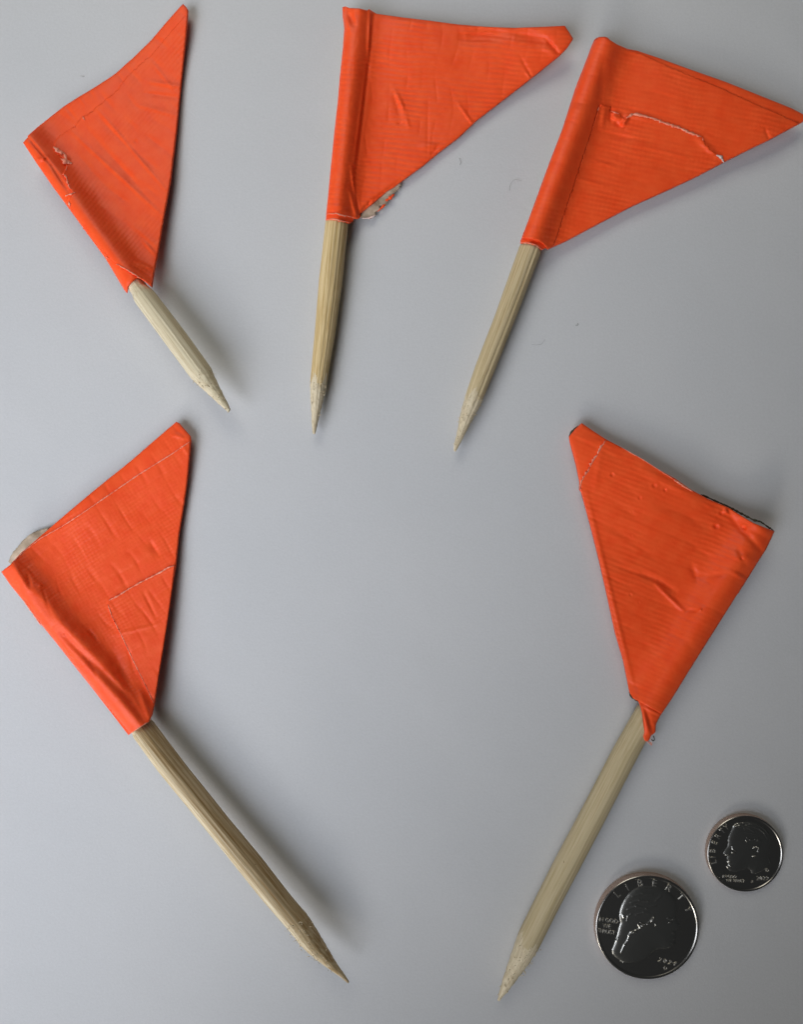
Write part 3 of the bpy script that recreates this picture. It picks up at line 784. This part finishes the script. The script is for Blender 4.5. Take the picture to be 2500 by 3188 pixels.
# quarter-size coin, measured in an enlargement: centre (845,925), face radius 620
def Q(p): return ((p[0] - 845) / 620 * 12.1, -(p[1] - 925) / 620 * 12.1)
qp = [Q(p) for p in [(810,430),(740,440),(680,470),(620,520),(570,590),(540,650),(518,720),(508,780),(512,830),(522,870),(505,920),(490,980),(472,1050),(445,1130),(418,1195),(425,1245),(470,1290),(530,1330),(600,1352),(700,1345),(800,1310),
      (880,1260),(930,1200),(990,1180),(1060,1185),(1120,1170),(1150,1135),(1178,1112),(1165,1080),(1185,1050),(1172,1020),(1190,995),(1180,970),(1230,930),(1238,905),(1205,850),(1195,800),(1205,740),(1200,660),(1180,590),(1140,530),(1080,480),(1000,445),(900,428)]]
qr = []
def ridge(f, pts, wd, h): return ([f(p) for p in pts], wd, h)
qr += [ridge(Q, [(610,1010),(640,965),(690,945),(730,925),(770,890),(830,870),(880,820),(905,790)], 0.16, 0.10),
       ridge(Q, [(520,1215),(560,1120),(600,1060),(615,1010)], 0.16, 0.12), ridge(Q, [(545,770),(552,800)], 0.18, 0.12), ridge(Q, [(590,840),(600,780),(640,750)], 0.15, 0.08),
       ridge(Q, [(725,880),(745,910)], 0.16, 0.12), ridge(Q, [(750,850),(800,870)], 0.12, 0.08), ridge(Q, [(930,870),(938,890)], 0.13, 0.12), ridge(Q, [(875,840),(905,790)], 0.13, 0.12),
       ridge(Q, [(640,620),(740,590),(840,600),(940,590),(1000,540)], 0.25, 0.06), ridge(Q, [(600,700),(700,660),(820,680),(930,650)], 0.25, 0.06), ridge(Q, [(660,545),(780,510),(900,520)], 0.25, 0.05),
       ridge(Q, [(1095,856),(1125,858)], 0.14, 0.12), ridge(Q, [(1080,800),(1140,820),(1170,810)], 0.2, 0.10), ridge(Q, [(1140,1115),(1178,1116)], 0.12, 0.08), ridge(Q, [(1140,980),(1175,995)], 0.14, 0.08),
       ridge(Q, [(490,1040),(470,1085)], 0.12, 0.12), ridge(Q, [(640,990),(670,970),(705,975)], 0.13, 0.10), ridge(Q, [(700,760),(790,730),(860,740)], 0.2, 0.05)]
qm = []
for ch, a in zip('LIBERTY', (132.5, 117, 99.5, 81, 61.5, 42, 23.5)):
    r_ = 12.1 * 0.862
    qm.append((ch, 2.3, r_ * math.cos(math.radians(a)), r_ * math.sin(math.radians(a)), math.radians(a - 90), 0))
for t, x, y in (('IN GOD', 374, 843), ('WE', 360, 913), ('TRUST', 362, 980)):
    q = Q((x, y)); qm.append((t, 1.32, q[0], q[1], math.radians(-7), 0.0))
for t, x, y in (('2', 990, 1317), ('0', 1050, 1330), ('2', 1110, 1347), ('4', 1165, 1360)):
    q = Q((x, y)); qm.append((t, 1.45, q[0], q[1], math.radians(-16), 0.25))
q = Q((1062, 1418)); qm.append(('D', 1.1, q[0], q[1], math.radians(-3), 0))
q = Q((538, 1335)); qm.append(('LGF', 0.55, q[0], q[1], math.radians(-30), 0))
coin('coin', 'larger dark silver coin dated 2024 with a profile head facing right', (2017.7, 2888.3), 12.13, 1.75, qp, qr, qm, 0.75, depth=0.34)

def D(p): return ((p[0] - 870) / 630 * 8.93, -(p[1] - 847) / 630 * 8.93)
dp = [D(p) for p in [(665,385),(700,362),(760,335),(830,325),(940,318),(1040,335),(1130,375),(1200,430),(1260,510),(1288,620),(1275,740),(1245,860),(1255,940),(1275,1010),(1230,1080),(1150,1140),(1060,1175),(980,1180),(950,1120),(900,1090),(800,1125),(700,1150),(620,1140),
      (575,1100),(560,1060),(585,1020),(565,985),(580,955),(560,925),(575,890),(540,872),(500,855),(520,800),(570,730),(585,680),(580,620),(600,550),(630,480),(650,430)]]
dr = [ridge(D, [(670,385),(740,345),(830,335),(930,345),(1010,365)], 0.12, 0.10), ridge(D, [(680,400),(760,370),(830,375)], 0.10, 0.10), ridge(D, [(700,385),(760,395),(800,400)], 0.1, 0.08),
      ridge(D, [(820,400),(880,370),(960,350),(1050,360),(1130,400),(1200,460),(1250,520)], 0.10, 0.09), ridge(D, [(840,420),(920,390),(1010,400),(1100,440),(1180,500)], 0.10, 0.08), ridge(D, [(850,440),(930,430),(1000,470)], 0.10, 0.08),
      ridge(D, [(860,480),(960,500),(1060,520)], 0.10, 0.05), ridge(D, [(1090,420),(1170,500),(1230,600)], 0.10, 0.06), ridge(D, [(880,570),(930,600),(980,605)], 0.10, 0.09), ridge(D, [(1010,595),(1060,600),(1110,610)], 0.10, 0.10), ridge(D, [(1050,620),(1130,640)], 0.1, 0.08),
      ridge(D, [(860,610),(880,635)], 0.1, 0.08), ridge(D, [(980,742),(1000,725),(1035,718),(1065,728),(1080,750)], 0.12, 0.14), ridge(D, [(975,878),(1022,866)], 0.12, 0.14), ridge(D, [(640,818),(688,828)], 0.13, 0.14), ridge(D, [(640,720),(650,760),(700,790)], 0.14, 0.09),
      ridge(D, [(545,868),(585,858)], 0.12, 0.10), ridge(D, [(585,975),(615,980)], 0.12, 0.12), ridge(D, [(565,1060),(580,1085)], 0.12, 0.10), ridge(D, [(600,1030),(620,1050)], 0.15, 0.08), ridge(D, [(1255,930),(1280,1000)], 0.14, 0.08), ridge(D, [(1000,790),(1050,800),(1060,760)], 0.14, -0.08)]
dm = []
for ch, x, y in zip('LIBERTY', (362,348,345,368,428,492,545), (985,905,805,672,568,470,392)):
    q = D((x, y)); a = math.atan2(q[1], q[0]); r_ = 8.93 * 0.845
    dm.append((ch, 1.75, r_ * math.cos(a), r_ * math.sin(a), a - math.pi / 2, 0))
for t, x, y, s_ in (('IN GOD', 608, 1228, 0.92), ('WE TRUST', 705, 1297, 0.92)):
    q = D((x, y)); dm.append((t, s_, q[0], q[1], math.radians(-2), 0.1))
for i, t in enumerate('2022'):
    q = D((1080 + 53 * i, 1258)); dm.append((t, 1.28, q[0], q[1], 0, 0))
q = D((1237, 1125)); dm.append(('D', 1.05, q[0], q[1], 0, 0))
q = D((990, 1310)); dm.append(('JS', 0.6, q[0], q[1], math.radians(-25), 0))
# tiny speck stuck on the right of the field
coin('coin', 'smaller dark silver coin dated 2022 with a profile head facing left', (2323, 2658.7), 8.93, 1.35, dp, dr, dm, 0.62, depth=0.30)

# ================================================================== lint and specks on the paper
def hair(label, px, rad=0.024, name='lint_hair'):
    P = smooth_line(px, 22)
    W = px2w(P, 0.12)
    W[:, 2] = 0.10 + 0.12 * np.sin(np.linspace(0, math.pi, len(W)))
    o = tube(name, W, rad, M_HAIR, None, origin=(W[0][0], W[0][1], 0))
    o['label'] = label; o['category'] = 'lint'
    return o
def z6(p, s, ox, oy): return [(x / s + ox, y / s + oy) for x, y in p]
hair('fine hook shaped hair between the top centre flag and the upper right flag', z6([(125,320),(128,250),(165,205),(205,200),(250,210)], 3.351, 1550, 500))
hair('short curved hair on the paper right of the upper right stick', z6([(355,1918),(410,1925),(460,1915),(485,1880),(495,1865)], 3.351, 1550, 500))
hair('tiny curl of lint below the upper right flag', z6([(812,1718),(835,1722),(842,1705),(832,1695)], 3.351, 1550, 500), 0.045)
hair('very small straight hair beside the lower edge of the top centre flag', z6([(905,840),(915,862),(908,878)], 1.708, 900, 0), 0.035)
hair('short faint hair above the torn top left of the upper left flag', z6([(530,505),(548,510),(560,506)], 2.135, 0, 0), 0.035)
